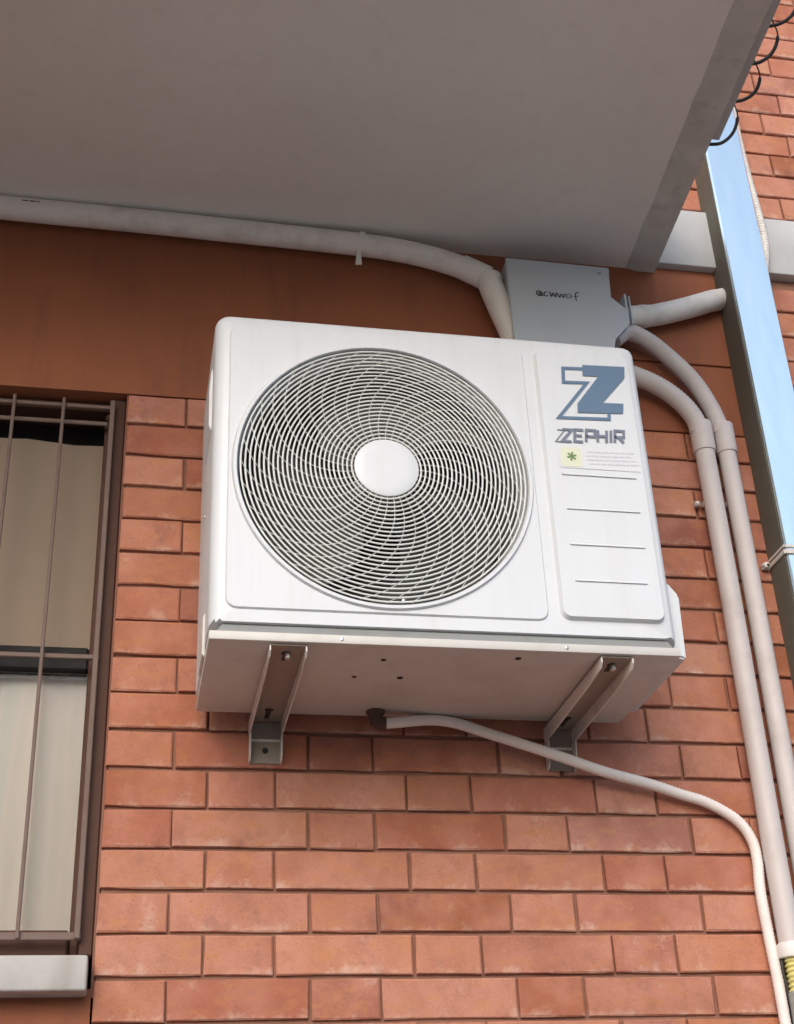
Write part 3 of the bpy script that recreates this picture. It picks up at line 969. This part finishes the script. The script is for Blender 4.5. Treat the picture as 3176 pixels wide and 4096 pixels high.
# stub leading down behind the unit
t = empty('conduit_stub', (.86, -.045, .95)); tag(t, 'short beige conduit piece left of the grey box, dropping behind the air conditioner', 'conduit')
bm = NB(); pp = catmull([(.836, -.048, 1.226), (.846, -.048, 1.185), (.862, -.049, 1.130), (.880, -.050, 1.07), (.900, -.05, .98)], 10)
tube(bm, pp, .030, 24); obj('pipe', bm, PVCG, t, smooth=40)
bm = NB(); a = Vector(pp[0]); d = (Vector(pp[1])-a).normalized()
tube(bm, [a-d*.004, a, a+d*.012, a+d*.014], lambda i, L: (.030, .0320, .0320, .0302)[i], 24); obj('collar', bm, PVCG, t, smooth=40)

# ------------------------------------------------------------------ grey junction box
BY = -.092
t = empty('junction_box', (1.0, -.045, .97)); tag(t, 'grey plastic junction box with scribbled black writing above the air conditioner', 'junction box')
poly = [(.8735, .965), (1.105, .965), (1.119, 1.046), (1.160, 1.087), (1.1605, 1.135), (1.122, 1.166), (1.130, 1.2570), (.8725, 1.2600)]
bm = NB(); prism(bm, poly, BY+.007, -.0015)
bmesh.ops.bevel(bm, geom=[e for e in bm.edges if abs(e.verts[0].co.y-e.verts[1].co.y) > .02], offset=.004, segments=2, affect='EDGES')
obj('box_body', bm, BOXG, t, smooth=30)
bm = NB(); cx = sum(p[0] for p in poly)/len(poly); cz = sum(p[1] for p in poly)/len(poly)
prism(bm, [(cx+(x-cx)*1.012, cz+(z-cz)*1.006) for x, z in poly], BY, BY+.0068)
bmesh.ops.bevel(bm, geom=[e for e in bm.edges], offset=.0022, segments=2, affect='EDGES')
lid = obj('lid', bm, BOXG, t, smooth=35)
disc('lid_screw', (1.103, BY, 1.236), .0062, (0, -1, 0), BOXG, lid, .0022)
bm = NB(); box(bm, 1.0985, 1.1075, BY-.0030, BY-.0023, 1.2352, 1.2368); obj('screw_slot', bm, HOLE, lid)
# scribbled handwriting
wr = NB(); wy = BY-.0008
def stroke(pts, w):
    global wy
    cp = catmull([(x, 0, z) for x, z in pts], 6); wy -= .00004
    ribbon(wr, [(p.x, p.z) for p in cp], w*.85, wy)
X, Zb = .938, 1.152
stroke([(X+.012, Zb+.012), (X+.004, Zb+.014), (X, Zb+.007), (X+.005, Zb+.001), (X+.013, Zb+.004), (X+.012, Zb+.011), (X+.006, Zb+.006), (X+.016, Zb+.001)], .0042)
stroke([(X+.027, Zb+.013), (X+.021, Zb+.012), (X+.018, Zb+.006), (X+.022, Zb+.001), (X+.029, Zb+.003)], .0032)
stroke([(X+.033, Zb+.015), (X+.036, Zb+.001), (X+.041, Zb+.011), (X+.046, Zb+.001), (X+.050, Zb+.014)], .0038)
stroke([(X+.052, Zb+.012), (X+.056, Zb+.001), (X+.061, Zb+.010), (X+.066, Zb+.001), (X+.069, Zb+.013)], .0034)
stroke([(X+.079, Zb+.013), (X+.073, Zb+.009), (X+.075, Zb+.002), (X+.083, Zb+.002), (X+.086, Zb+.009), (X+.080, Zb+.013)], .0026)
stroke([(X+.106, Zb+.018), (X+.100, Zb+.019), (X+.097, Zb+.011), (X+.097, Zb-.006)], .0032)
stroke([(X+.092, Zb+.007), (X+.104, Zb+.008)], .0022)
obj('handwriting', wr, MARK, lid)

# short conduit from the box into the wall by the duct
t = empty('side_conduit', (1.3, -.03, 1.15)); tag(t, 'short beige conduit curving up from the grey box towards the tall duct', 'conduit')
pp = catmull([(1.135, -.04, 1.145), (1.190, -.036, 1.156), (1.25, -.034, 1.168), (1.31, -.033, 1.188), (1.37, -.032, 1.212), (1.415, -.027, 1.234), (1.445, -.018, 1.249), (1.475, -.010, 1.264)], 10)
bm = NB(); tube(bm, pp, .0275, 24); obj('pipe', bm, PVCG, t, smooth=40)
bm = NB(); tube(bm, [pp[14], pp[15], pp[17], pp[18]], lambda i, L: (.0277, .0290, .0290, .0277)[i], 24); obj('joint', bm, PVCG, t, smooth=40)
bm = NB()
box(bm, 1.166, 1.172, -.075, -.004, 1.105, 1.195, .001, 1); box(bm, 1.178, 1.182, -.073, -.004, 1.108, 1.192, .001, 1)
obj('entry_flange', bm, BOXG, t, smooth=30)

# ------------------------------------------------------------------ tall zinc duct
t = empty('metal_duct', (1.508, -.04, GZ)); tag(t, 'tall square zinc downpipe mirroring pale blue sky, right edge of wall', 'downpipe')
bm = NB()
zs = [GZ, -1.0, 0.0, .53, 1.1, 1.7, 2.4, 2.9]
sec = [(1.4560, .004), (1.4560, -.078), (1.4600, -.082), (1.5590, -.082), (1.5630, -.078), (1.5630, .004)]
rows = [[bm.verts.new((x+.0008*math.sin(z*3), y+.0010*math.sin(z*2.1), z)) for x, y in sec] for z in zs]
for A_, B_ in zip(rows[:-1], rows[1:]):
    for k in range(6): bm.faces.new((A_[k], A_[(k+1) % 6], B_[(k+1) % 6], B_[k]))
obj('duct', bm, ZINC, t, smooth=30)
bm = NB(); box(bm, 1.4530, 1.4552, -.0775, .003, GZ+.01, 2.88, .0008, 1)  # added strip, darkens the duct's left face as if in shade
obj('side_shade', bm, SIDESHADE, t, smooth=30, label='dark taupe strip painting the shade on the left face of the duct')
# clamp with lug and bolt
bm = NB()
for z0_, z1_, pr in ((.497, .507, .0035), (.513, .519, .002)):
    box(bm, 1.456-pr, 1.563+pr, -.082-pr, -.083, z0_, z1_)
    box(bm, 1.4528-pr, 1.4528, -.0835, .003, z0_, z1_)
obj('clamp_band', bm, GALV, t)
bm = NB(); box(bm, 1.430, 1.4490, -.010, -.003, .492, .508, .002, 1); obj('clamp_lug', bm, EDGEC, t, smooth=30)
bm = NB(); tube(bm, [(1.438, -.010, .500), (1.438, -.016, .500), (1.438, -.020, .500)], lambda i, L: (.0085, .0085, .0068)[i], 6); obj('clamp_bolt', bm, PVCW, t)
bm = NB(); tube(bm, [(1.4400, -.0195, .4985), (1.4400, -.0212, .4985)], .0035, 10); obj('bolt_socket', bm, HOLE, t)

# ------------------------------------------------------------------ cable coiled along the balcony edge
cp = []
for i in range(8):
    y = -.445-.110*i; e = edge_x(y); rr_ = random.Random(i*3+1); w = 1.0+.40*rr_.random(); y += rr_.uniform(-.014, .014); zo = rr_.uniform(-.010, .012)
    cp += [(e+.004, y, SOF+.012), (e+.036*w, y-.010, SOF+.012), (e+.060*w, y-.026, SOF+.026+zo), (e+.066*w, y-.048, SOF+.052+zo*1.5), (e+.048, y-.078, SOF+.066+zo), (e+.034, y-.098, SOF+.046)]
path = catmull(cp, 7)
bm = NB(); tube(bm, path, lambda i, L: .0040 if (i//7) % 6 < 3 else .0016, 8)
tag(obj('black_cable', bm, CABLE, None, smooth=60), 'black cable twisting along the right edge of the balcony slab', 'cable')

# ------------------------------------------------------------------ ribbed grey hose behind the duct
pb = resample(catmull([(1.577, -.045, 2.3), (1.577, -.045, 1.95), (1.578, -.045, 1.75), (1.583, -.045, 1.62), (1.589, -.046, 1.50), (1.588, -.046, 1.42), (1.576, -.045, 1.35), (1.555, -.04, 1.29)], 16), .0045)
bm = NB(); tube(bm, pb, lambda i, L: .0105+(.0014 if i % 2 else -.0008), 14)
tag(obj('ribbed_hose', bm, PVCG, None, smooth=50), 'thin ribbed grey hose bulging out behind the zinc downpipe, over the concrete band', 'hose')
